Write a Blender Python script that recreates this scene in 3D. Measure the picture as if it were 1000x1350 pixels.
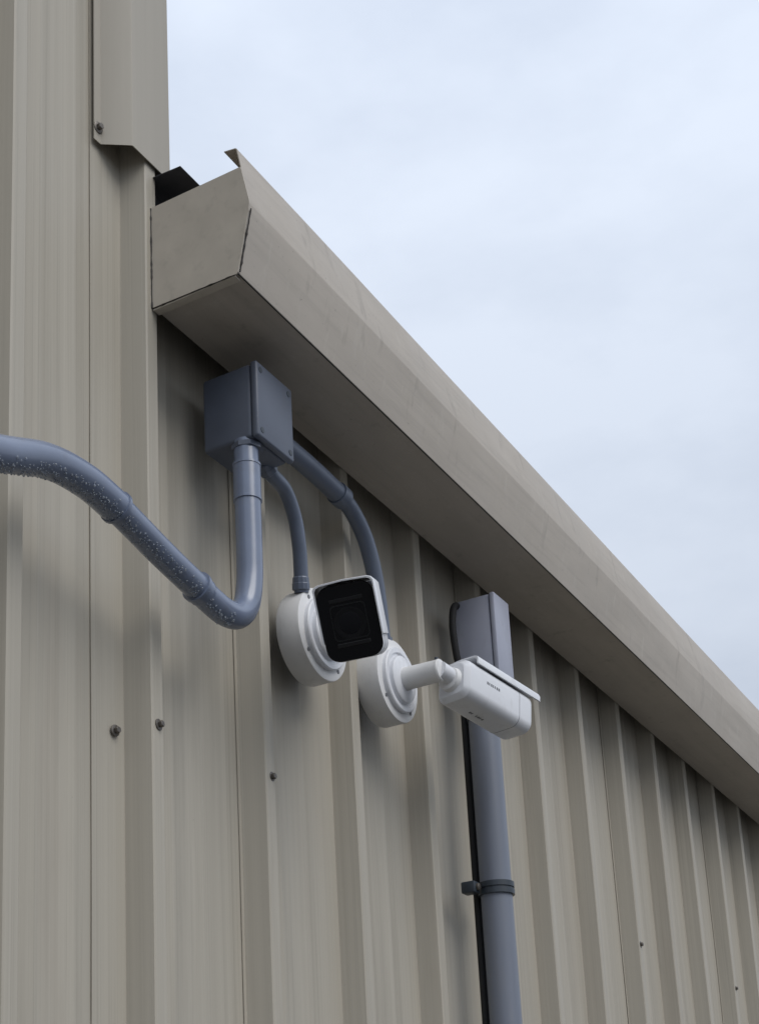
import bpy, bmesh, math, random
from mathutils import Vector, Matrix, noise
random.seed(7)
R = math.radians
scene = bpy.context.scene
for o in list(bpy.data.objects):
    bpy.data.objects.remove(o, do_unlink=True)

# ------------------------------------------------------------------ camera
EYE = 1.70                                   # lens height above the ground
# world axes: X along the wall (to the right, receding), Y into the wall, Z up
cam_d = bpy.data.cameras.new('photo_camera')
cam = bpy.data.objects.new('photo_camera', cam_d)
scene.collection.objects.link(cam)
right = Vector((0.5063, -0.8613, -0.0429))
down = Vector((0.2011, 0.1663, -0.9654))
fwd = Vector((0.8386, 0.4801, 0.2574))
m3 = Matrix((right, -down, -fwd)).transposed()
q = m3.to_quaternion(); q.normalize()
cam.matrix_world = Matrix.Translation((0, -1.0, EYE)) @ q.to_matrix().to_4x4()
cam_d.sensor_fit = 'HORIZONTAL'
cam_d.sensor_width = 36
cam_d.lens = 1.9631 * 36
cam_d.shift_x = 0.068
cam_d.shift_y = 0.457
cam_d.clip_start = 0.02
cam_d.clip_end = 3000
scene.camera = cam

# ------------------------------------------------------------------ sky and sun (overcast)
SUN_EL, SUN_AZ = 47, -103                     # azimuth from +X; light comes from in front of the wall
w = bpy.data.worlds.new('World'); scene.world = w; w.use_nodes = True
nt = w.node_tree; nt.nodes.clear()
out = nt.nodes.new('ShaderNodeOutputWorld')
sky = nt.nodes.new('ShaderNodeTexSky'); sky.sky_type = 'NISHITA'; sky.sun_disc = False
sky.sun_elevation = R(SUN_EL); sky.sun_rotation = R(90 - SUN_AZ)
sky.air_density = 1.0; sky.dust_density = 2.0
b1 = nt.nodes.new('ShaderNodeBackground'); b1.inputs['Strength'].default_value = 0.10
nt.links.new(sky.outputs['Color'], b1.inputs['Color'])
tc = nt.nodes.new('ShaderNodeTexCoord')
mp = nt.nodes.new('ShaderNodeMapping'); mp.inputs['Scale'].default_value = (3.0, 3.0, 6.5)
mp.inputs['Rotation'].default_value = (0.2, 0.3, 0.5)
nt.links.new(tc.outputs['Generated'], mp.inputs['Vector'])
nz = nt.nodes.new('ShaderNodeTexNoise'); nz.inputs['Scale'].default_value = 1.25
nz.inputs['Detail'].default_value = 6; nz.inputs['Roughness'].default_value = 0.52
nt.links.new(mp.outputs['Vector'], nz.inputs['Vector'])
cr = nt.nodes.new('ShaderNodeValToRGB')
cr.color_ramp.elements[0].position = 0.36; cr.color_ramp.elements[0].color = (0.655, 0.73, 0.86, 1)
cr.color_ramp.elements[1].position = 0.64; cr.color_ramp.elements[1].color = (0.80, 0.875, 1.0, 1)
nt.links.new(nz.outputs['Fac'], cr.inputs['Fac'])
b2 = nt.nodes.new('ShaderNodeBackground'); 
# an overcast sky is brighter overhead than at the horizon
sx = nt.nodes.new('ShaderNodeSeparateXYZ'); nt.links.new(tc.outputs['Generated'], sx.inputs[0])
gr = nt.nodes.new('ShaderNodeMapRange'); gr.inputs['From Min'].default_value = 0.0; gr.inputs['From Max'].default_value = 1.0
gr.inputs['To Min'].default_value = 0.58; gr.inputs['To Max'].default_value = 1.38
nt.links.new(sx.outputs['Z'], gr.inputs['Value']); nt.links.new(gr.outputs['Result'], b2.inputs['Strength'])
nt.links.new(cr.outputs['Color'], b2.inputs['Color'])
mx = nt.nodes.new('ShaderNodeMixShader'); mx.inputs['Fac'].default_value = 0.9
nt.links.new(b1.outputs[0], mx.inputs[1]); nt.links.new(b2.outputs[0], mx.inputs[2])
nt.links.new(mx.outputs[0], out.inputs['Surface'])

sd = bpy.data.lights.new('sun', 'SUN'); sd.energy = 1.5; sd.angle = R(42); sd.color = (1.0, 0.97, 0.92)
sun = bpy.data.objects.new('sun', sd); scene.collection.objects.link(sun)
sdir = Vector((math.cos(R(SUN_EL)) * math.cos(R(SUN_AZ)), math.cos(R(SUN_EL)) * math.sin(R(SUN_AZ)), math.sin(R(SUN_EL))))
sun.rotation_euler = sdir.to_track_quat('Z', 'Y').to_euler()
sun.location = sdir * 20

vs = scene.view_settings
vs.view_transform = 'Standard'; vs.look = 'None'; vs.exposure = 0.0; vs.gamma = 1.0
vs.use_curve_mapping = False
scene.render.engine = 'CYCLES'
scene.render.resolution_x = 758; scene.render.resolution_y = 1024

# ------------------------------------------------------------------ helpers
COL = scene.collection
def V(x, y, z): return Vector((x, y, z + EYE))      # heights below are measured from the lens

def tag(o, label=None, cat=None, group=None, kind=None):
    if label: o['label'] = label
    if cat: o['category'] = cat
    if group: o['group'] = group
    if kind: o['kind'] = kind
    return o
def empty(name, loc):
    o = bpy.data.objects.new(name, None); COL.objects.link(o); o.location = loc
    o.empty_display_size = 0.05
    return o
def link(name, bm, mat, parent=None, smooth=None, mtx=None):
    """bmesh (world coordinates, or local with mtx) -> one mesh object"""
    bmesh.ops.recalc_face_normals(bm, faces=bm.faces)
    if mtx is not None: bm.transform(mtx)
    me = bpy.data.meshes.new(name)
    if parent is not None: bm.transform(Matrix.Translation(-parent_world(parent)))
    bm.to_mesh(me); bm.free()
    o = bpy.data.objects.new(name, me); COL.objects.link(o)
    if parent is not None: o.parent = parent
    me.materials.append(mat)
    if smooth is not None:
        for p in me.polygons: p.use_smooth = True
        me.set_sharp_from_angle(angle=R(smooth))
    return o
def parent_world(p):
    t = Vector((0, 0, 0))
    while p is not None:
        t += p.location; p = p.parent
    return t

def bm_box(bm, a, b, bev=0.0, seg=2):
    a, b = Vector(a), Vector(b)
    t = bmesh.new()
    bmesh.ops.create_cube(t, size=1)
    for v in t.verts:
        v.co = Vector(((a.x + b.x) / 2 + v.co.x * abs(b.x - a.x), (a.y + b.y) / 2 + v.co.y * abs(b.y - a.y), (a.z + b.z) / 2 + v.co.z * abs(b.z - a.z)))
    if bev: bmesh.ops.bevel(t, geom=t.edges[:], offset=bev, segments=seg, profile=0.5, affect='EDGES')
    merge(bm, t)
def merge(bm, t, mtx=None):
    if mtx is not None: t.transform(mtx)
    me = bpy.data.meshes.new('tmp'); t.to_mesh(me); t.free()
    bm.from_mesh(me); bpy.data.meshes.remove(me)

def catmull(pts, n=10):
    P = [Vector(p) for p in pts]
    P = [P[0] * 2 - P[1]] + P + [P[-1] * 2 - P[-2]]
    r = []
    for i in range(1, len(P) - 2):
        for k in range(n):
            t = k / n; a, b, c, d = P[i - 1], P[i], P[i + 1], P[i + 2]
            r.append(0.5 * ((2 * b) + (c - a) * t + (2 * a - 5 * b + 4 * c - d) * t * t + (3 * b - a - 3 * c + d) * t ** 3))
    r.append(P[-2]); return r
def bm_tube(bm, path, rad, seg=20, cap=True):
    """rad: number or list with one radius per path point"""
    n = len(path); rings = []
    up = Vector((0.31, -0.8, 0.52))
    for i, p in enumerate(path):
        tg = (path[min(i + 1, n - 1)] - path[max(i - 1, 0)]).normalized()
        up = (up - tg * up.dot(tg)).normalized(); sd_ = tg.cross(up)
        rr = rad[i] if isinstance(rad, (list, tuple)) else rad
        rings.append([bm.verts.new(p + (up * math.cos(2 * math.pi * k / seg) + sd_ * math.sin(2 * math.pi * k / seg)) * rr) for k in range(seg)])
    for a, b in zip(rings, rings[1:]):
        for k in range(seg): bm.faces.new((a[k], a[(k + 1) % seg], b[(k + 1) % seg], b[k]))
    if cap:
        bm.faces.new(rings[0][::-1]); bm.faces.new(rings[-1])
def bm_lathe(bm, prof, origin, axis, seg=48, caps=True):
    """prof: list of (distance along axis, radius)"""
    axis = Vector(axis).normalized()
    u = axis.orthogonal().normalized(); v = axis.cross(u); rings = []
    for d, r in prof:
        rings.append([bm.verts.new(Vector(origin) + axis * d + (u * math.cos(2 * math.pi * k / seg) + v * math.sin(2 * math.pi * k / seg)) * max(r, 1e-5)) for k in range(seg)])
    for a, b in zip(rings, rings[1:]):
        for k in range(seg): bm.faces.new((a[k], a[(k + 1) % seg], b[(k + 1) % seg], b[k]))
    if caps: bm.faces.new(rings[0][::-1]); bm.faces.new(rings[-1])
def rrect(w, h, r, n=6):
    pts = []
    for cx, cz, a0 in ((w / 2 - r, h / 2 - r, 0), (-w / 2 + r, h / 2 - r, 90), (-w / 2 + r, -h / 2 + r, 180), (w / 2 - r, -h / 2 + r, 270)):
        for k in range(n + 1):
            a = R(a0 + 90 * k / n); pts.append((cx + r * math.cos(a), cz + r * math.sin(a)))
    return pts
def bm_loft(bm, secs, cap0=True, cap1=True):
    """secs: list of (x, [(y,z)...]) all of equal count"""
    rings = [[bm.verts.new((x, y, z)) for y, z in s] for x, s in secs]
    m = len(rings[0])
    for a, b in zip(rings, rings[1:]):
        for k in range(m): bm.faces.new((a[k], a[(k + 1) % m], b[(k + 1) % m], b[k]))
    if cap0: bm.faces.new(rings[0][::-1])
    if cap1: bm.faces.new(rings[-1])

# ------------------------------------------------------------------ materials
def mat(name, col, rough=0.5, metal=0.0, spec=0.5, var=0.0, vscale=(8, 8, 8), dirt=None, bump=0.0, bscale=(60, 60, 60), rvar=0.0, coat=0.0, seed=0.0):
    """principled + colour variation (noise) + optional dirt blotches (colour, amount, scale) + fine relief"""
    m = bpy.data.materials.new(name); m.use_nodes = True
    t = m.node_tree; p = t.nodes['Principled BSDF']
    p.inputs['Roughness'].default_value = rough; p.inputs['Metallic'].default_value = metal
    p.inputs['Specular IOR Level'].default_value = spec; p.inputs['Coat Weight'].default_value = coat
    geo = t.nodes.new('ShaderNodeNewGeometry')
    def nse(sc, detail=4, rough_=0.55):
        mpn = t.nodes.new('ShaderNodeMapping'); mpn.inputs['Scale'].default_value = sc
        mpn.inputs['Location'].default_value = (seed, seed * 1.7, seed * 0.3)
        t.links.new(geo.outputs['Position'], mpn.inputs['Vector'])
        n = t.nodes.new('ShaderNodeTexNoise'); n.inputs['Scale'].default_value = 1.0
        n.inputs['Detail'].default_value = detail; n.inputs['Roughness'].default_value = rough_
        t.links.new(mpn.outputs['Vector'], n.inputs['Vector']); return n.outputs['Fac']
    c = None
    if var > 0:
        r = t.nodes.new('ShaderNodeValToRGB')
        r.color_ramp.elements[0].position = 0.3; r.color_ramp.elements[1].position = 0.7
        r.color_ramp.elements[0].color = (col[0] * (1 - var), col[1] * (1 - var), col[2] * (1 - var), 1)
        r.color_ramp.elements[1].color = (min(col[0] * (1 + var), 1), min(col[1] * (1 + var), 1), min(col[2] * (1 + var), 1), 1)
        t.links.new(nse(vscale), r.inputs['Fac']); c = r.outputs['Color']
    else:
        p.inputs['Base Color'].default_value = (*col, 1)
    for d in (dirt or []):
        dc, amt, dsc, lo, hi = d
        mr = t.nodes.new('ShaderNodeMapRange'); mr.inputs['From Min'].default_value = lo; mr.inputs['From Max'].default_value = hi
        mr.inputs['To Max'].default_value = amt
        t.links.new(nse(dsc, 6, 0.65), mr.inputs['Value'])
        mxn = t.nodes.new('ShaderNodeMix'); mxn.data_type = 'RGBA'
        t.links.new(mr.outputs['Result'], mxn.inputs['Factor'])
        if c is not None: t.links.new(c, mxn.inputs['A'])
        else: mxn.inputs['A'].default_value = (*col, 1)
        mxn.inputs['B'].default_value = (*dc, 1)
        c = mxn.outputs['Result']
    if c is not None: t.links.new(c, p.inputs['Base Color'])
    if rvar:
        mr = t.nodes.new('ShaderNodeMapRange'); mr.inputs['To Min'].default_value = rough - rvar; mr.inputs['To Max'].default_value = rough + rvar
        t.links.new(nse((14, 14, 5)), mr.inputs['Value']); t.links.new(mr.outputs['Result'], p.inputs['Roughness'])
    if bump:
        bn = t.nodes.new('ShaderNodeBump'); bn.inputs['Strength'].default_value = bump; bn.inputs['Distance'].default_value = 0.002
        t.links.new(nse(bscale, 3), bn.inputs['Height']); t.links.new(bn.outputs['Normal'], p.inputs['Normal'])
    return m

GRIME = (0.10, 0.09, 0.075)
M_wall = mat('painted_wall_steel', (0.428, 0.395, 0.332), 0.50, spec=0.3, var=0.055, vscale=(75, 75, 0.55), bump=0.10, bscale=(190, 190, 1.2), rvar=0.08,
             dirt=[((0.52, 0.49, 0.43), 0.40, (420, 420, 0.5), 0.50, 0.72), ((0.22, 0.20, 0.165), 0.38, (300, 300, 0.8), 0.54, 0.75), (GRIME, 0.24, (16, 16, 1.1), 0.54, 0.80), ((0.33, 0.27, 0.21), 0.35, (7, 7, 0.8), 0.55, 0.8), ((0.20, 0.18, 0.15), 0.5, (160, 160, 120), 0.70, 0.78)])
M_flash = mat('painted_flashing_steel', (0.388, 0.358, 0.304), 0.52, spec=0.3, var=0.05, vscale=(40, 40, 0.8), bump=0.06, bscale=(90, 90, 2), rvar=0.06,
              dirt=[(GRIME, 0.25, (20, 20, 2), 0.56, 0.8)], seed=3)
M_gutter = mat('painted_gutter_steel', (0.450, 0.405, 0.350), 0.52, spec=0.3, var=0.06, vscale=(5, 20, 20), bump=0.09, bscale=(14, 40, 40), rvar=0.1,
               dirt=[(GRIME, 0.20, (4, 70, 70), 0.50, 0.80), ((0.56, 0.53, 0.47), 0.35, (60, 60, 9), 0.56, 0.74), ((0.12, 0.10, 0.085), 0.60, (170, 210, 210), 0.645, 0.74), ((0.16, 0.14, 0.115), 0.5, (26, 26, 5), 0.60, 0.78)], seed=5)
M_cap = mat('gutter_end_paint', (0.50, 0.455, 0.388), 0.55, spec=0.3, var=0.06, vscale=(25, 25, 25), bump=0.08, bscale=(40, 40, 40),
            dirt=[(GRIME, 0.22, (40, 40, 40), 0.54, 0.8)], seed=8)
M_seal_shade = mat('dark_sealant_and_edge_shade', (0.035, 0.030, 0.026), 0.7, var=0.3, vscale=(90, 90, 90), bump=0.5, bscale=(200, 200, 200))
M_roof = mat('dark_roof_steel', (0.055, 0.058, 0.066), 0.5, var=0.15, vscale=(10, 10, 10), bump=0.05)
M_pvc = mat('grey_conduit_plastic', (0.165, 0.200, 0.285), 0.24, spec=0.85, var=0.06, vscale=(30, 30, 30), bump=0.04, bscale=(120, 120, 120), rvar=0.06,
            dirt=[((0.12, 0.12, 0.13), 0.35, (40, 40, 40), 0.56, 0.78)])
M_hose = mat('dark_grey_hose_plastic', (0.115, 0.138, 0.188), 0.34, spec=0.5, var=0.06, vscale=(30, 30, 30), bump=0.05, bscale=(120, 120, 120), rvar=0.06,
            dirt=[((0.10, 0.10, 0.11), 0.35, (40, 40, 40), 0.56, 0.78)], seed=6)
M_pipe = mat('weathered_pipe_plastic', (0.182, 0.202, 0.250), 0.40, var=0.07, vscale=(40, 40, 4), bump=0.05, bscale=(90, 90, 20), rvar=0.08,
            dirt=[((0.24, 0.24, 0.25), 0.35, (50, 50, 5), 0.55, 0.8), ((0.09, 0.09, 0.10), 0.4, (22, 22, 3), 0.56, 0.8)], seed=7)
M_box = mat('grey_box_plastic', (0.098, 0.114, 0.152), 0.42, var=0.06, vscale=(25, 25, 25), bump=0.05, bscale=(260, 260, 260), rvar=0.06,
            dirt=[((0.10, 0.10, 0.11), 0.35, (30, 30, 18), 0.56, 0.78)], seed=2)
M_trunk = mat('pale_grey_trunking_plastic', (0.36, 0.375, 0.45), 0.42, var=0.05, vscale=(25, 25, 12), bump=0.04, bscale=(200, 200, 200), rvar=0.06,
              dirt=[((0.14, 0.14, 0.15), 0.3, (24, 24, 12), 0.56, 0.78)], seed=9)
M_dpvc = mat('charcoal_clip_plastic', (0.035, 0.045, 0.058), 0.40, var=0.1, vscale=(50, 50, 50))
M_white = mat('white_camera_enamel', (0.74, 0.75, 0.78), 0.34, var=0.03, vscale=(20, 20, 20), bump=0.03, bscale=(300, 300, 300),
              dirt=[((0.36, 0.34, 0.31), 0.42, (45, 45, 20), 0.54, 0.8), ((0.30, 0.28, 0.25), 0.5, (260, 260, 260), 0.68, 0.76)])
M_whiteb = mat('white_mount_enamel', (0.76, 0.755, 0.75), 0.42, var=0.04, vscale=(20, 20, 8), bump=0.03, bscale=(300, 300, 300),
               dirt=[((0.36, 0.33, 0.29), 0.45, (30, 30, 10), 0.55, 0.8)], seed=4)
M_black = mat('black_window_glass', (0.004, 0.004, 0.005), 0.10, spec=0.35)
M_lens = mat('dark_lens_glass', (0.004, 0.004, 0.006), 0.12, spec=0.4)
M_inner = mat('matt_black_bezel', (0.005, 0.005, 0.006), 0.35, spec=0.3)
M_bar = mat('dark_grey_bezel', (0.009, 0.009, 0.010), 0.32, spec=0.4)
M_print = mat('grey_print', (0.16, 0.165, 0.18), 0.6)
M_steel = mat('weathered_screw_steel', (0.16, 0.145, 0.13), 0.45, metal=0.7, var=0.25, vscale=(300, 300, 300))
M_rubber = mat('black_rubber', (0.014, 0.014, 0.015), 0.75, bump=0.3)
M_ground = mat('worn_asphalt', (0.055, 0.054, 0.052), 0.9, var=0.25, vscale=(3, 3, 3), bump=0.6, bscale=(80, 80, 80),
               dirt=[((0.09, 0.087, 0.08), 0.6, (0.7, 0.7, 0.7), 0.48, 0.7)])
M_drop = bpy.data.materials.new('rain_water'); M_drop.use_nodes = True
_p = M_drop.node_tree.nodes['Principled BSDF']
_p.inputs['Roughness'].default_value = 0.02; _p.inputs['IOR'].default_value = 1.33; _p.inputs['Transmission Weight'].default_value = 0.75; _p.inputs['Base Color'].default_value = (0.74, 0.79, 0.86, 1)  # pale base colour stands in for sky light refracted through the drops

# ------------------------------------------------------------------ ground
bm = bmesh.new()
S = 600; N = 6
g = [[bm.verts.new((-S + 2 * S * i / N, -S + 2 * S * j / N, 0)) for j in range(N + 1)] for i in range(N + 1)]
for i in range(N):
    for j in range(N): bm.faces.new((g[i][j], g[i + 1][j], g[i + 1][j + 1], g[i][j + 1]))
tag(link('ground', bm, M_ground), kind='structure')

# ------------------------------------------------------------------ metal wall: ribbed sheets, screws, corner flashing
PITCH = 0.2485; C0 = 1.340; CW = 0.024; DEP = 0.035
def wall_y(x):
    """depth of the cladding face at x: crest 0, pan DEP, steep webs, two faint swages in each pan"""
    u = (x - C0) % PITCH
    a, b = 0.007, 0.009                         # falling and rising web widths
    if u <= CW: return 0.0
    if u <= CW + a: return DEP * (u - CW) / a
    if u >= PITCH - b: return DEP * (PITCH - u) / b
    y = DEP
    for s in (0.085, 0.150):
        k = abs(u - s)
        if k < 0.007: y -= 0.0016 * (1 - max(0, (k - 0.003) / 0.004)) if k > 0.003 else 0.0016
    return y
def wall_xs(x0, x1):
    xs = [x0, x1]
    k = math.floor((x0 - C0) / PITCH) - 1
    while C0 + k * PITCH < x1 + PITCH:
        s = C0 + k * PITCH
        for u in (0.0, 0.0025, CW - 0.0025, CW, CW + 0.007, 0.055, 0.078, 0.082, 0.088, 0.092, 0.115, 0.143, 0.147, 0.153, 0.157, 0.19, PITCH - 0.009):
            if x0 < s + u < x1: xs.append(s + u)
        k += 1
    return sorted(set(round(x, 5) for x in xs))
wall = empty('metal_wall', (1.5, 0.02, 0))
tag(wall, 'beige ribbed metal clad wall carrying the conduits and cameras', 'wall')
ROOF_Z = 1.34
def sheet(x0, x1, ztop, nz_, lap=0.022, step=None):
    bm = bmesh.new(); xs = wall_xs(x0, x1 + lap)
    if step: xs = sorted(xs + [step[0], step[0] + 0.0003])
    F, B = [], []
    for x in xs:
        zt = step[1] if step and x <= step[0] else ztop
        zs = [-EYE + 0.03 + (zt + EYE - 0.03) * k / nz_ for k in range(nz_ + 1)]
        prou = -0.0020 * max(0.0, 1 - (x - x0) / (x1 + lap - x0))
        col_f, col_b = [], []
        for z in zs:
            wob = 0.0016 * noise.noise(Vector((x * 5.0, z * 2.2, 3.3))) + 0.0007 * noise.noise(Vector((x * 14.0, z * 4.0, 9.1)))
            y = wall_y(x) + prou + wob
            u = (x - C0) % PITCH
            if u < 1e-4 or abs(u - CW) < 1e-4 or abs(u - PITCH) < 1e-4: y += 0.0016     # softened bend
            col_f.append(bm.verts.new((x, y, z + EYE))); col_b.append(bm.verts.new((x, y + 0.0009, z + EYE)))
        F.append(col_f); B.append(col_b)
    n, m = len(xs), len(zs)
    for i in range(n - 1):
        for j in range(m - 1):
            bm.faces.new((F[i][j], F[i + 1][j], F[i + 1][j + 1], F[i][j + 1]))
            bm.faces.new((B[i][j], B[i][j + 1], B[i + 1][j + 1], B[i + 1][j]))
        bm.faces.new((F[i][0], B[i][0], B[i + 1][0], F[i + 1][0])); bm.faces.new((F[i][-1], F[i + 1][-1], B[i + 1][-1], B[i][-1]))
    for j in range(m - 1):
        bm.faces.new((F[0][j], F[0][j + 1], B[0][j + 1], B[0][j])); bm.faces.new((F[-1][j], B[-1][j], B[-1][j + 1], F[-1][j + 1]))
    return link('cladding_sheet', bm, M_wall, wall, smooth=24)
TALL = 3.2
L1, L2 = 1.270, 1.5735
for k in range(5, 0, -1): sheet(L1 - k * 0.7455, L1 - (k - 1) * 0.7455, TALL, 30)
# the sheet under the corner: tall left of the roof end, low to the right of it
sheet(L1, L2, ROOF_Z, 26, step=(C0 + CW + 0.003, TALL))
for k in range(9): sheet(L2 + k * 0.7455, L2 + (k + 1) * 0.7455, ROOF_Z, 22)

def screw(x, y, z, r=0.0058, tilt=0.0, parent=wall, n=(0, -1, 0)):
    bm = bmesh.new(); a = Vector((n[0] + tilt, n[1], n[2] + tilt * 0.6))
    o = V(x, y, z)
    bm_lathe(bm, [(0, r * 1.25), (0.0012, r * 1.25), (0.0018, r * 1.0)], o, a, 16)
    bm_lathe(bm, [(0.0016, r * 0.72), (0.0062, r * 0.72), (0.0068, r * 0.6)], o, a, 6)
    return link('screw', bm, M_steel, parent, smooth=30)
screw(C0 + 0.013, -0.0015, 0.619, tilt=0.1)
screw(1.310, 0.030, 0.606, tilt=-0.05)
screw(C0 + PITCH + 0.015, -0.001, 0.619)
for k in (7, 10): screw(C0 + k * PITCH + 0.010, -0.001, 0.622)
for k in (13, 16, 19, -3, -6): screw(C0 + k * PITCH + 0.010, -0.001, 0.622)

# corner flashing of the taller part: flange on the pan, splayed side, face, return towards the back
FZ = 1.404
fp = [(1.2705, 0.0262), (1.2835, 0.0258), (1.3065, -0.0055), (1.3085, -0.0070), (1.389, -0.0070), (1.391, -0.0050), (1.391, 0.16)]
bm = bmesh.new()
zs = [FZ + (TALL - FZ) * k / 8 for k in range(9)]
Fr = [[bm.verts.new(V(x, y + 0.0006 * noise.noise(Vector((x * 9, z * 3, 1))), z)) for z in zs] for x, y in fp]
Bk = [[bm.verts.new(V(x + (0 if i < 5 else -0.0012), y + 0.0012, z)) for z in zs] for i, (x, y) in enumerate(fp)]
for i in range(len(fp) - 1):
    for j in range(8):
        bm.faces.new((Fr[i][j], Fr[i + 1][j], Fr[i + 1][j + 1], Fr[i][j + 1])); bm.faces.new((Bk[i][j], Bk[i][j + 1], Bk[i + 1][j + 1], Bk[i + 1][j]))
    bm.faces.new((Fr[i][0], Bk[i][0], Bk[i + 1][0], Fr[i + 1][0]))
for j in range(8): bm.faces.new((Fr[0][j], Fr[0][j + 1], Bk[0][j + 1], Bk[0][j]))
link('corner_flashing', bm, M_flash, wall, smooth=20)
screw(1.2775, 0.0255, 1.425, r=0.0062, tilt=-0.1)
# upper sheet of the taller part behind the flashing, and its end wall going back
def flat_sheet(name, x0, x1, y, z0, z1):
    bm = bmesh.new(); bm_box(bm, V(x0, y, z0), V(x1, y + 0.001, z1)); return link(name, bm, M_wall, wall)
flat_sheet('backing_sheet', 1.275, 1.386, 0.046, 1.36, TALL - 0.01)
bm = bmesh.new()
for k in range(16):
    bm_box(bm, V(1.380, 0.17 + k * 0.2485, 1.36), V(1.386, 0.17 + k * 0.2485 + 0.2, TALL - 0.005), 0.001, 1)
    if k < 15: bm_box(bm, V(1.380, 0.372 + k * 0.2485, 1.36), V(1.410, 0.372 + k * 0.2485 + 0.0455, TALL - 0.005), 0.006, 1)
link('end_wall_sheet', bm, M_wall, wall, smooth=30)

# ------------------------------------------------------------------ roof of the lower part
roof = empty('roof', (2.5, 1.0, 1.39 + EYE))
tag(roof, 'dark ribbed metal roof of the lower building, its edge above the gutter', 'roof')
def roof_panel(x0, x1):
    pr = []
    x = x0
    while x < x1 - 1e-4:
        pr += [(x, 0), (x + 0.19, 0), (x + 0.205, 0.026), (x + 0.235, 0.026)]; x += 0.25
    pr.append((x1, 0))
    bm = bmesh.new(); ys = (-0.047, 1.0, 2.2, 3.6); top, bot = [], []
    for x, h in pr:
        top.append([bm.verts.new(V(x, y, 1.3885 + h + (y + 0.047) * 0.06)) for y in ys])
        bot.append([bm.verts.new(V(x, y, 1.3875 + h + (y + 0.047) * 0.06)) for y in ys])
    for i in range(len(pr) - 1):
        for j in range(3):
            bm.faces.new((top[i][j], top[i + 1][j], top[i + 1][j + 1], top[i][j + 1])); bm.faces.new((bot[i][j], bot[i][j + 1], bot[i + 1][j + 1], bot[i + 1][j]))
        bm.faces.new((top[i][0], bot[i][0], bot[i + 1][0], top[i + 1][0]))
    for j in range(3): bm.faces.new((top[0][j], top[0][j + 1], bot[0][j + 1], bot[0][j])); bm.faces.new((top[-1][j], bot[-1][j], bot[-1][j + 1], top[-1][j + 1]))
    link('roof_sheet', bm, M_roof, roof, smooth=20)
for k in range(9): roof_panel(1.357 + k * 0.751, 1.357 + k * 0.751 + 0.75)
# dark closure strip between wall head and roof
bm = bmesh.new(); bm_box(bm, V(1.372, 0.012, 1.30), V(8.0, 0.018, 1.386)); link('closure_strip', bm, M_roof, roof)

# ------------------------------------------------------------------ gutter
GX0, GX1 = 1.354, 8.05
gut = empty('gutter', (GX0, -0.07, 1.18 + EYE))
tag(gut, 'long beige box gutter with closed end running under the roof edge', 'gutter')
def gprof(x):
    f = (x - GX0)
    d = -0.0062 * f
    s = 0.0016 * noise.noise(Vector((x * 1.7, 0.3, 0.7))) + 0.0026 * noise.noise(Vector((x * 0.35, 4.3, 0.7)))
    return [(-0.003, 1.335), (-0.003, 1.190 + d), (-0.1315, 1.1880 + d), (-0.1335, 1.1895 + d), (-0.1530 + s, 1.2800 + d * 0.8), (-0.1532 + s, 1.2830 + d * 0.8),
            (-0.1365 + s, 1.3705 + 0.001 * f), (-0.1345 + s, 1.3725 + 0.001 * f), (-0.1170 + s, 1.3755 + 0.001 * f)]
bm = bmesh.new()
xs = [GX0 + (GX1 - GX0) * k / 44 for k in range(45)]
O, I = [], []
for x in xs:
    pr = gprof(x); O.append([bm.verts.new(V(x, y, z)) for y, z in pr])
    inn = [(pr[0][0] - 0.0012, pr[0][1]), (pr[1][0] - 0.0012, pr[1][1] + 0.0012), (pr[2][0] + 0.001, pr[2][1] + 0.0012), (pr[3][0] + 0.0012, pr[3][1] + 0.0008), (pr[4][0] + 0.0012, pr[4][1]), (pr[5][0] + 0.0012, pr[5][1]), (pr[6][0] + 0.0012, pr[6][1] - 0.0004), (pr[7][0] + 0.0006, pr[7][1] - 0.0012), (pr[8][0], pr[8][1] - 0.0012)]
    I.append([bm.verts.new(V(x, y, z)) for y, z in inn])
for a, b in zip(range(44), range(1, 45)):
    for k in range(8):
        bm.faces.new((O[a][k], O[b][k], O[b][k + 1], O[a][k + 1])); bm.faces.new((I[a][k], I[a][k + 1], I[b][k + 1], I[b][k]))
    bm.faces.new((O[a][0], I[a][0], I[b][0], O[b][0])); bm.faces.new((O[a][8], O[b][8], I[b][8], I[a][8]))
for e in (0, 44):
    for k in range(8): bm.faces.new((O[e][k], O[e][k + 1], I[e][k + 1], I[e][k]))
link('trough', bm, M_gutter, gut, smooth=18)
# end cap: a plate just outside the trough end, top edge lower than the lip
bm = bmesh.new()
cp = [(-0.0005, 1.339), (-0.0005, 1.1885), (-0.1325, 1.1862), (-0.1350, 1.1885), (-0.1548, 1.2800), (-0.1548, 1.2835), (-0.1435, 1.3390)]
a = [bm.verts.new(V(GX0 - 0.0025, y, z)) for y, z in cp]; b = [bm.verts.new(V(GX0 - 0.0008, y, z)) for y, z in cp]
bm.faces.new(a); bm.faces.new(b[::-1])
for k in range(7): bm.faces.new((a[k], a[(k + 1) % 7], b[(k + 1) % 7], b[k]))
cap = link('end_cap', bm, M_cap, gut)
# folded hem of the cap wrapping onto the front and the bottom
bm = bmesh.new()
bm_box(bm, V(GX0 - 0.0024, -0.1300, 1.1840), V(GX0 + 0.010, -0.004, 1.1860))
link('cap_hem', bm, M_cap, cap)
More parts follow.
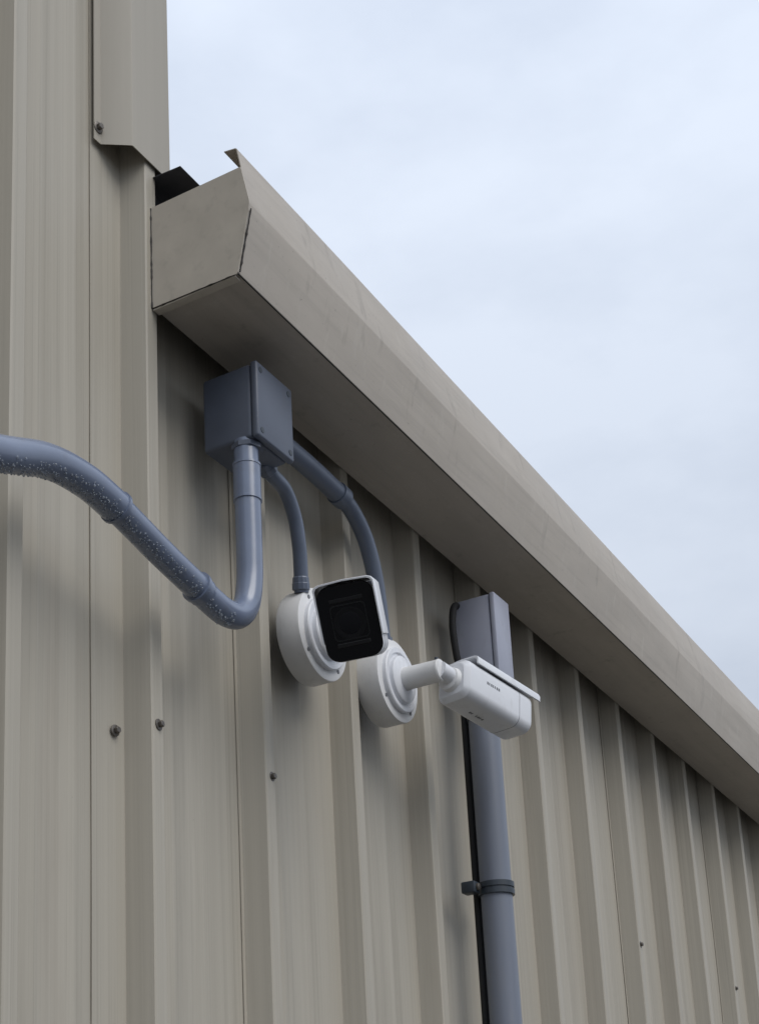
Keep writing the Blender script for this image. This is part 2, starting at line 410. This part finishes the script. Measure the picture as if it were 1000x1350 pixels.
# ragged sealant squeezed out along the front joint and the bottom joint
def bead(name, p0, p1, n, r):
    bm = bmesh.new(); path, rad = [], []
    for k in range(n + 1):
        p = Vector(p0).lerp(Vector(p1), k / n)
        path.append(p + Vector((random.uniform(-1, 1), 0, random.uniform(-1, 1))) * r * 0.2); rad.append(r * random.choice((0.6, 0.7, 0.8, 1.0, 1.3)))
    bm_tube(bm, path, rad, 8); link(name, bm, M_seal_shade, gut, smooth=60)
bead('sealant_bead', V(GX0 + 0.001, -0.1552, 1.274), V(GX0 + 0.001, -0.1355, 1.190), 22, 0.0015)
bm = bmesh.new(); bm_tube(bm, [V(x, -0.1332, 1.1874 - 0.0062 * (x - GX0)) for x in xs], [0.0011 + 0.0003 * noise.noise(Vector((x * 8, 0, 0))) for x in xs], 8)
link('edge_shade_line', bm, M_seal_shade, gut, smooth=60)  # dark tube added in place of shade in a groove along the lower edge
bead('sealant_bead', V(GX0 - 0.003, -0.0022, 1.338), V(GX0 - 0.003, -0.0022, 1.188), 30, 0.0013)
bead('sealant_bead', V(GX0 - 0.003, -0.004, 1.1868), V(GX0 - 0.003, -0.131, 1.1850), 24, 0.0010)

# ------------------------------------------------------------------ upper junction box under the soffit
BX0, BX1, BY, BZ0, BZ1 = 1.4635, 1.5510, -0.0875, 1.0330, 1.1420
jb = empty('junction_box', V(1.507, -0.04, BZ0))
tag(jb, 'square blue grey plastic junction box tucked under the gutter, three conduits leaving it', 'junction box')
bm = bmesh.new(); bm_box(bm, V(BX0, BY + 0.0112, BZ0), V(BX1, 0.0, BZ1), 0.005, 3); link('box_body', bm, M_box, jb, smooth=40)
bm = bmesh.new(); bm_box(bm, V(BX0 - 0.0012, BY, BZ0 - 0.0012), V(BX1 + 0.0012, BY + 0.0105, BZ1 + 0.0012), 0.0035, 3); lid = link('lid', bm, M_box, jb, smooth=40)
bm = bmesh.new(); bm_box(bm, V(BX0 + 0.003, BY + 0.009, BZ0 + 0.003), V(BX1 - 0.003, BY + 0.013, BZ1 - 0.003)); link('gasket', bm, M_rubber, lid)
for sx in (BX0 + 0.009, BX1 - 0.009):
    for sz in (BZ0 + 0.010, BZ1 - 0.010):
        bm = bmesh.new(); o = V(sx, BY, sz)
        bm_lathe(bm, [(-0.001, 0.0042), (0.0006, 0.0042), (0.0007, 0.0030)], o, (0, -1, 0), 16)
        link('lid_screw', bm, M_dpvc, lid, smooth=40)

# ------------------------------------------------------------------ main conduit coming from the left
cy = -0.058
cd1 = empty('conduit', V(1.25, cy, 0.78))
tag(cd1, 'thick grey plastic conduit with wet underside, bending up into the junction box', 'conduit')
RC = 0.0163
left_pts = [(-2.40, -0.045, 0.600), (-1.2, -0.045, 0.600), (0.0, -0.047, 0.600), (0.35, -0.052, 0.608), (0.60, -0.060, 0.655), (0.80, -0.061, 0.735), (0.935, -0.062, 0.772), (1.010, -0.063, 0.7950), (1.079, -0.064, 0.8190), (1.140, -0.065, 0.8235), (1.196, -0.063, 0.8175)]
bm = bmesh.new(); pa = catmull([V(*p) for p in left_pts], 12)
bm_tube(bm, pa, [RC * 1.16] * len(pa), 24); sweep = link('swept_bend', bm, M_pvc, cd1, smooth=40)
bm = bmesh.new(); bm_tube(bm, [V(1.195, -0.0630, 0.8177), V(1.199, -0.0628, 0.8168)], RC * 1.26, 24); link('bell_rim', bm, M_pvc, sweep, smooth=30)
mid_pts = [(1.198, -0.063, 0.8170), (1.235, -0.062, 0.8085), (1.273, -0.061, 0.7995), (1.318, -0.060, 0.7900), (1.362, -0.0595, 0.7812)]
bm = bmesh.new(); pb = catmull([V(*p) for p in mid_pts], 8); bm_tube(bm, pb, RC * 1.03, 24); link('straight_pipe', bm, M_pvc, cd1, smooth=40)
bm = bmesh.new()
el_pts = [(1.356, -0.0595, 0.7825), (1.386, -0.059, 0.7758), (1.418, -0.0585, 0.7725), (1.446, -0.058, 0.7790), (1.466, -0.058, 0.8000), (1.4755, -0.058, 0.835), (1.4775, -0.058, 0.880), (1.4775, -0.058, 0.952)]
pc = catmull([V(*p) for p in el_pts], 10)
bm_tube(bm, pc, [RC * (1.14 if k < 5 else 1.06) for k in range(len(pc))], 24); elbow = link('elbow', bm, M_pvc, cd1, smooth=40)
bm = bmesh.new(); bm_tube(bm, [V(1.354, -0.0595, 0.7829), V(1.3585, -0.0595, 0.7820)], RC * 1.24, 24); link('bell_rim', bm, M_pvc, elbow, smooth=30)
bm = bmesh.new(); bm_lathe(bm, [(0, RC * 1.10), (0.0005, RC * 1.16), (0.0035, RC * 1.16), (0.004, RC * 1.12), (0.050, RC * 1.12), (0.0505, RC * 1.17), (0.0535, RC * 1.17), (0.054, RC * 1.05)], V(1.4775, -0.058, 0.950), (0, 0, 1), 28)
link('coupling', bm, M_pvc, cd1, smooth=30)
bm = bmesh.new(); bm_lathe(bm, [(0, RC * 1.00), (0.034, RC * 1.00)], V(1.4775, -0.058, 1.0025), (0, 0, 1), 28); link('box_adapter', bm, M_pvc, cd1, smooth=30)
bm = bmesh.new(); bm_lathe(bm, [(0, RC * 1.02), (0.0005, RC * 1.28), (0.007, RC * 1.28), (0.0075, RC * 1.05)], V(1.4800, -0.058, 1.0245), (0, 0, 1), 8); link('locknut', bm, M_box, cd1, smooth=25)
# rain beads hanging on the underside
bm = bmesh.new()
def beads(path, r, n, i0=0):
    for _ in range(n):
        i = random.randrange(max(1, i0), len(path) - 1)
        tg = (path[i + 1] - path[i - 1]).normalized()
        side = Vector((0, -1, 0)); side = (side - tg * side.dot(tg)).normalized(); dn = tg.cross(side)
        if dn.z > 0: dn = -dn
        an = R(random.triangular(18, 118, 72))
        p = path[i].lerp(path[i + 1], random.random()) + (side * math.cos(an) + dn * math.sin(an)) * r
        rr = random.triangular(0.0006, 0.0017, 0.0008)
        t = bmesh.new(); bmesh.ops.create_icosphere(t, subdivisions=2, radius=rr)
        merge(bm, t, Matrix.Translation(p) @ Matrix.Diagonal((1, 1, 1.15, 1)))
beads(pa, RC * 1.16, 300, 78); beads(pb, RC * 1.03, 210); beads(pc[:22], RC * 1.10, 60)
tag(link('raindrops', bm, M_drop, cd1, smooth=80), kind='stuff')

# ------------------------------------------------------------------ thin conduit to the first camera
cd2 = empty('conduit', V(1.60, -0.04, 1.0))
tag(cd2, 'thin grey hose from junction box into the mount of the black windowed camera', 'conduit')
bm = bmesh.new(); p2 = catmull([V(*p) for p in [(1.538, -0.046, 1.040), (1.560, -0.045, 1.033), (1.598, -0.043, 1.026), (1.626, -0.040, 0.998), (1.642, -0.036, 0.962), (1.652, -0.031, 0.930), (1.660, -0.026, 0.900)]], 10)
bm_tube(bm, p2, 0.0103, 20); link('hose', bm, M_hose, cd2, smooth=40)

for nm, p_, d_ in (('gland', (1.547, -0.0458, 1.037), (0.9, 0.02, -0.42)), ('gland', (1.6565, -0.0278, 0.912), (0.26, 0.17, -1))):
    bm = bmesh.new(); bm_lathe(bm, [(-0.010, 0.0105), (-0.008, 0.0118), (-0.001, 0.0122), (0.0, 0.0128), (0.008, 0.0128), (0.009, 0.0118)], V(*p_), d_, 12); link(nm, bm, M_hose, cd2, smooth=25)
cd3 = empty('conduit', V(1.75, -0.03, 1.0))
tag(cd3, 'grey conduit hugging the gutter then curving down to the camera on an arm', 'conduit')
bm = bmesh.new(); p3 = catmull([V(*p) for p in [(1.548, -0.033, 1.108), (1.62, -0.033, 1.108), (1.70, -0.033, 1.106), (1.772, -0.032, 1.102)]], 6)
bm_tube(bm, p3, 0.0150, 20); run = link('horizontal_run', bm, M_hose, cd3, smooth=40)
bm = bmesh.new(); bm_tube(bm, [V(1.766, -0.032, 1.1025), V(1.786, -0.032, 1.101)], 0.0172, 20); link('coupling', bm, M_hose, run, smooth=30)
bm = bmesh.new(); p4 = catmull([V(*p) for p in [(1.780, -0.032, 1.1015), (1.812, -0.031, 1.094), (1.846, -0.030, 1.072), (1.868, -0.029, 1.044), (1.884, -0.028, 1.008), (1.896, -0.026, 0.966), (1.908, -0.022, 0.920), (1.914, -0.020, 0.895)]], 10)
bm_tube(bm, p4, 0.0128, 20); link('hose', bm, M_hose, cd3, smooth=40)

for nm, p_, d_, r_ in (('gland', (1.5535, -0.033, 1.108), (1, 0, 0), 0.0150), ('gland', (1.9105, -0.0212, 0.909), (0.24, 0.08, -1), 0.0128)):
    bm = bmesh.new(); bm_lathe(bm, [(-0.012 if r_ < 0.014 else -0.003, r_ * 1.03), (-0.010 if r_ < 0.014 else -0.0028, r_ * 1.22), (0.004, r_ * 1.26), (0.010, r_ * 1.24), (0.011, r_ * 1.02)], V(*p_), d_, 12); link(nm, bm, M_hose, cd3, smooth=25)
# ------------------------------------------------------------------ lower box, pipe and clip
PX, PY, PR = 2.226, -0.0445, 0.0262
KX0, KX1, KY = 2.2240, 2.2870, -0.082
jb2 = empty('trunking_box', V(2.25, -0.045, 0.93))
tag(jb2, 'tall narrow pale grey box at the top of the downpipe, under the gutter', 'junction box')
bm = bmesh.new(); bm_box(bm, V(KX0, KY + 0.011, 0.915), V(KX1, -0.003, 1.102), 0.003, 2); link('box_body', bm, M_trunk, jb2, smooth=40)
bm = bmesh.new(); bm_box(bm, V(KX0 - 0.0015, KY, 0.9135), V(KX1 + 0.0015, KY + 0.0095, 1.1035), 0.0028, 2); link('lid', bm, M_trunk, jb2, smooth=40)
# black cable: a loop out of the box, then down between the pipe and the wall
cab = catmull([V(*p) for p in [(2.236, -0.0105, 1.085), (2.222, -0.0105, 1.094), (2.207, -0.0105, 1.080), (2.200, -0.0105, 1.045), (2.206, -0.0105, 1.005), (2.218, -0.0105, 0.965), (2.224, -0.0100, 0.920), (2.2255, -0.0095, 0.860), (2.2265, -0.0090, 0.5), (2.226, -0.0090, 0.0), (2.2265, -0.0090, -0.8), (2.2265, -0.0090, -EYE)]], 10)
bm = bmesh.new(); bm_tube(bm, cab, 0.0062, 14)
tag(link('cable', bm, M_rubber, smooth=60), 'black cable looping from the narrow box and running down behind the vertical pipe', 'cable')
pipe = empty('downpipe', V(PX, PY, -EYE))
tag(pipe, 'thick vertical grey plastic pipe fixed to the wall below the narrow box', 'pipe')
bm = bmesh.new(); bm_lathe(bm, [(0, PR), (EYE + 0.82, PR), (EYE + 0.925, PR)], V(PX, PY, -EYE), (0, 0, 1), 36); link('pipe_shaft', bm, M_pipe, pipe, smooth=40)
bm = bmesh.new(); bm_lathe(bm, [(0, PR * 1.0), (0.0, PR * 1.09), (0.05, PR * 1.09), (0.05, PR)], V(PX, PY, 0.872), (0, 0, 1), 36); link('socket', bm, M_dpvc, pipe, smooth=30)
clip = empty('pipe_clip', V(PX, PY, 0.575))
tag(clip, 'dark plastic saddle clip strapping the vertical pipe to the wall', 'clip')
bm = bmesh.new()
for zc in (0.5685, 0.5805):
    prof = [(zc - 0.0045, PR + 0.0004), (zc - 0.0045, PR + 0.0042), (zc + 0.0045, PR + 0.0042), (zc + 0.0045, PR + 0.0004)]
    bm_lathe(bm, [(a_ - 0.5, b_) for a_, b_ in prof], V(PX, PY, 0.5), (0, 0, 1), 36, caps=False)
bm_lathe(bm, [(0.566 - 0.5, PR + 0.0004), (0.566 - 0.5, PR + 0.0024), (0.583 - 0.5, PR + 0.0024), (0.583 - 0.5, PR + 0.0004)], V(PX, PY, 0.5), (0, 0, 1), 36, caps=False)
link('strap', bm, M_dpvc, clip, smooth=40)
for s in (-1, 1):
    bm = bmesh.new(); bm_box(bm, V(PX + s * (PR + 0.001), -0.028, 0.5645), V(PX + s * (PR + 0.024), -0.003, 0.5845), 0.003, 2); ear = link('ear', bm, M_dpvc, clip, smooth=40)
    bm = bmesh.new(); bm_lathe(bm, [(0, 0.006), (0.004, 0.006), (0.005, 0.004)], V(PX + s * (PR + 0.013), -0.028, 0.5745), (0, -1, 0), 14); link('clip_screw', bm, M_steel, ear, smooth=40)

# ------------------------------------------------------------------ bullet cameras
def bullet_camera(cx, cz, rb, depth, elbow_y, back, yaw, pitch, roll, W, H, L, label, hood, window):
    root = empty('security_camera', V(cx, 0, cz)); tag(root, label, 'camera', 'bullet cameras on the wall')
    o = V(cx, 0.0, cz); ax = (0, -1, 0)
    bm = bmesh.new()
    bm_lathe(bm, [(-0.004, rb * 0.97), (0.001, rb), (depth - 0.003, rb), (depth - 0.0008, rb - 0.0008), (depth, rb - 0.003)], o, ax, 64)
    mount = link('mounting_box', bm, M_whiteb, root, smooth=35)
    bm = bmesh.new(); bm_lathe(bm, [(-0.007, rb * 0.88), (-0.006, rb * 0.93), (-0.001, rb * 0.93)], o, ax, 64); link('rubber_gasket', bm, M_rubber, mount, smooth=35)
    for k in range(4):
        a = R(40 + 90 * k); bm = bmesh.new()
        bm_lathe(bm, [(depth - 0.0005, 0.0030), (depth + 0.0008, 0.0030), (depth + 0.0009, 0.0016)], o + Vector((math.cos(a), 0, math.sin(a))) * (rb - 0.010), ax, 14)
        link('mount_screw', bm, M_print, mount, smooth=40)
    bm = bmesh.new()
    bm_lathe(bm, [(depth, rb * 0.78), (depth + 0.006, rb * 0.78), (depth + 0.0075, rb * 0.755), (depth + 0.0075, rb * 0.66), (depth + 0.0045, rb * 0.645), (depth + 0.0045, rb * 0.575), (depth + 0.011, rb * 0.56), (depth + 0.0125, rb * 0.53), (depth + 0.014, 0.021)], o, ax, 64)
    link('base_flange', bm, M_white, root, smooth=35)
    # arm straight out from the wall
    bm = bmesh.new(); a0 = Vector((0, -1, 0)); al = -elbow_y
    bm_lathe(bm, [(depth + 0.012, 0.0190), (depth + 0.020, 0.0178), (al - 0.008, 0.0172), (al - 0.002, 0.0178), (al, 0.0165), (al + 0.001, 0.012)], o, a0, 40)
    arm = link('arm', bm, M_whiteb, root, smooth=35)
    bm = bmesh.new(); bm_lathe(bm, [(0.0, 0.0032), (0.003, 0.0032), (0.0035, 0.002)], o + Vector((-0.004, elbow_y + 0.006, 0.0172)), (0, 0, 1), 14); link('arm_screw', bm, M_dpvc, arm, smooth=40)
    # joint: collar between arm end and back of body
    d = Vector((math.cos(pitch) * math.cos(yaw), math.cos(pitch) * math.sin(yaw), math.sin(pitch)))
    rgt = d.cross(Vector((0, 0, 1))).normalized(); up = rgt.cross(d)
    r2 = rgt * math.cos(roll) + up * math.sin(roll); u2 = up * math.cos(roll) - rgt * math.sin(roll)
    B = V(*back)
    pv = V(cx, elbow_y - 0.002, cz)
    bm = bmesh.new(); mid = pv.lerp(B, 0.5)
    bm_tube(bm, catmull([pv + Vector((0, 0.006, 0)), mid, B - d * 0.002], 6), [0.0150 - 0.0003 * k for k in range(13)], 24)
    link('swivel_joint', bm, M_white, root, smooth=50)
    mtx = Matrix((( d.x, -r2.x, u2.x, B.x), (d.y, -r2.y, u2.y, B.y), (d.z, -r2.z, u2.z, B.z), (0, 0, 0, 1)))   # local x forward, y left, z up
    bm = bmesh.new()
    bm_lathe(bm, [(-0.010, 0.0150), (-0.0085, 0.0185), (-0.004, 0.0190), (0.002, 0.0205)], (0, 0, 0), (1, 0, 0), 36)
    link('swivel_collar', bm, M_whiteb, root, smooth=40, mtx=mtx)
    rr = min(W, H) * (0.23 if window else 0.26)
    secs = [(0.0, rrect(W - 0.016, H - 0.016, rr * 0.7)), (0.0015, rrect(W - 0.012, H - 0.012, rr * 0.75)), (0.008, rrect(W - 0.001, H - 0.001, rr)), (0.012, rrect(W, H, rr)), (L - 0.012, rrect(W, H, rr)),
            (L - 0.002, rrect(W - 0.0006, H - 0.0006, rr)), (L, rrect(W - 0.002, H - 0.002, rr)), (L, rrect(W - 0.005, H - 0.005, rr * 0.9)), (L - 0.010, rrect(W - 0.0055, H - 0.0055, rr * 0.9))]
    bm = bmesh.new(); bm_loft(bm, secs); body = link('camera_body', bm, M_white, root, smooth=32, mtx=mtx)
    # seam ring near the front
    bm = bmesh.new(); bm_loft(bm, [(L * 0.80, rrect(W + 0.0004, H + 0.0004, rr)), (L * 0.80 + 0.0008, rrect(W + 0.0004, H + 0.0004, rr))]); link('seam', bm, M_print, body, mtx=mtx)
    # black window with a bezel, lens and lamp slots behind it
    bm = bmesh.new()
    if window:                                   # glass covers the whole front
        xw = L + 0.0035
        bm_loft(bm, [(L - 0.009, rrect(W - 0.0056, H - 0.0056, rr * 0.9)), (L + 0.0004, rrect(W - 0.0056, H - 0.0056, rr * 0.9)), (L + 0.0006, rrect(W - 0.0008, H - 0.0008, rr)), (xw - 0.001, rrect(W - 0.0008, H - 0.0008, rr)), (xw, rrect(W - 0.003, H - 0.003, rr * 0.95))])
    else:                                        # glass set back inside the rim
        xw = L - 0.004
        bm_loft(bm, [(L - 0.009, rrect(W - 0.0056, H - 0.0056, rr * 0.9)), (xw - 0.001, rrect(W - 0.006, H - 0.006, rr * 0.9)), (xw, rrect(W - 0.008, H - 0.008, rr * 0.85))])
    win = link('front_window', bm, M_black, root, smooth=30, mtx=mtx)
    bm = bmesh.new(); bm_lathe(bm, [(xw - 0.001, 0.021), (xw + 0.0004, 0.021), (xw + 0.0005, 0.0185), (xw + 0.0003, 0.0165)], (0, 0, -0.002), (1, 0, 0), 40); ringo = link('lens_ring', bm, M_inner, win, smooth=40, mtx=mtx)
    bm = bmesh.new(); bm_lathe(bm, [(xw + 0.0002, 0.0150), (xw + 0.0006, 0.0125), (xw + 0.0010, 0.007), (xw + 0.0012, 0.002)], (0, 0, -0.002), (1, 0, 0), 32); link('lens', bm, M_lens, ringo, smooth=60, mtx=mtx)
    for sz in (-1, 1):
        bm = bmesh.new(); zz = sz * H * 0.29
        bm_box(bm, (xw - 0.0005, -W * 0.29, zz - 0.0026), (xw + 0.0010, W * 0.29, zz + 0.0026), 0.0007, 1); link('lamp_bar', bm, M_bar, win, smooth=30, mtx=mtx)
    if window:                                   # raised frame round the lens field
        bm = bmesh.new(); ro = rrect(W * 0.62, H * 0.47, 0.006); ri = rrect(W * 0.58, H * 0.435, 0.005)
        bm_loft(bm, [(xw - 0.0004, ro), (xw + 0.0007, ro), (xw + 0.0007, ri), (xw - 0.0002, ri)], False, False); link('lens_frame', bm, M_bar, win, smooth=30, mtx=mtx)
    # sun shield: a thin shell over the top with short sides, standing clear of the body, sticking out in front
    bm = bmesh.new(); t_ = 0.0018 if window else 0.0026; hw = W / 2 + hood['side']; zt = H / 2 + hood['gap']; dr = hood['drop']
    sec = [(-hw, zt - dr), (-hw, zt - 0.006), (-hw + 0.0025, zt - 0.002), (-hw + 0.008, zt), (0, zt + 0.0015), (hw - 0.008, zt), (hw - 0.0025, zt - 0.002), (hw, zt - 0.006), (hw, zt - dr)]
    sec_i = [(y * (hw - t_) / hw, z - (t_ if k not in (0, 8) else 0)) for k, (y, z) in enumerate(sec)]
    ringp = sec + sec_i[::-1]
    bm_loft(bm, [(hood['x0'], ringp), (hood['x0'] + 0.02, ringp), (L + hood['over'] - 0.002, ringp), (L + hood['over'], [(y * 0.985, z - 0.0006) for y, z in ringp])])
    link('sun_shield', bm, M_white, root, smooth=35, mtx=mtx)
    for xx in (hood['x0'] + 0.02, L * 0.7):
        bm = bmesh.new(); bm_box(bm, (xx, -0.006, H / 2 - 0.001), (xx + 0.012, 0.006, zt + 0.001)); link('shield_post', bm, M_white, root, mtx=mtx)
    return root, body, mtx

# camera that looks out towards the viewer: black window seen square on
y1, p1, r1 = R(-156), R(-23), R(-6.8)
d1 = Vector((math.cos(p1) * math.cos(y1), math.cos(p1) * math.sin(y1), math.sin(p1)))
F1 = Vector((1.552, -0.160, 0.7825)); L1c = 0.142
bk = F1 - d1 * (L1c - 0.004)
bullet_camera(1.703, 0.850, 0.0680, 0.034, -0.085, bk, y1, p1, r1, 0.0745, 0.098, L1c,
              'white bullet camera showing its black square front window',
              dict(side=0.0024, gap=0.0034, drop=0.075, x0=0.02, over=0.008), True)
# camera that looks away along the wall
y2, p2_, r2_ = R(-12.8), R(-8.4), R(0.4)
root2, body2, mt2 = bullet_camera(1.9235, 0.850, 0.0662, 0.0372, -0.112, (1.951, -0.1145, 0.8415), y2, p2_, r2_, 0.0625, 0.066, 0.164,
              'white bullet camera on a short arm pointing along the wall past the vertical pipe',
              dict(side=0.0022, gap=0.0110, drop=0.0150, x0=0.022, over=0.020), False)
# faint printed marks on its side and underside (too small to read in the photograph)
def marks(x0, n, ly, z, horizontal):
    for k in range(n):
        bm = bmesh.new(); wd = random.uniform(0.0022, 0.0036)
        if horizontal: bm_box(bm, (x0 + k * 0.0048, ly - 0.0022, z - 0.0003), (x0 + k * 0.0048 + wd, ly + 0.0022, z + 0.0003))
        else: bm_box(bm, (x0 + k * 0.0048, ly - 0.0003, z - 0.0022), (x0 + k * 0.0048 + wd, ly + 0.0003, z + 0.0022))
        link('printed_mark', bm, M_print, body2, mtx=mt2)
marks(0.048, 7, -0.03125, 0.006, False)
marks(0.050, 2, 0.004, -0.0330, True); marks(0.066, 4, 0.004, -0.0330, True)
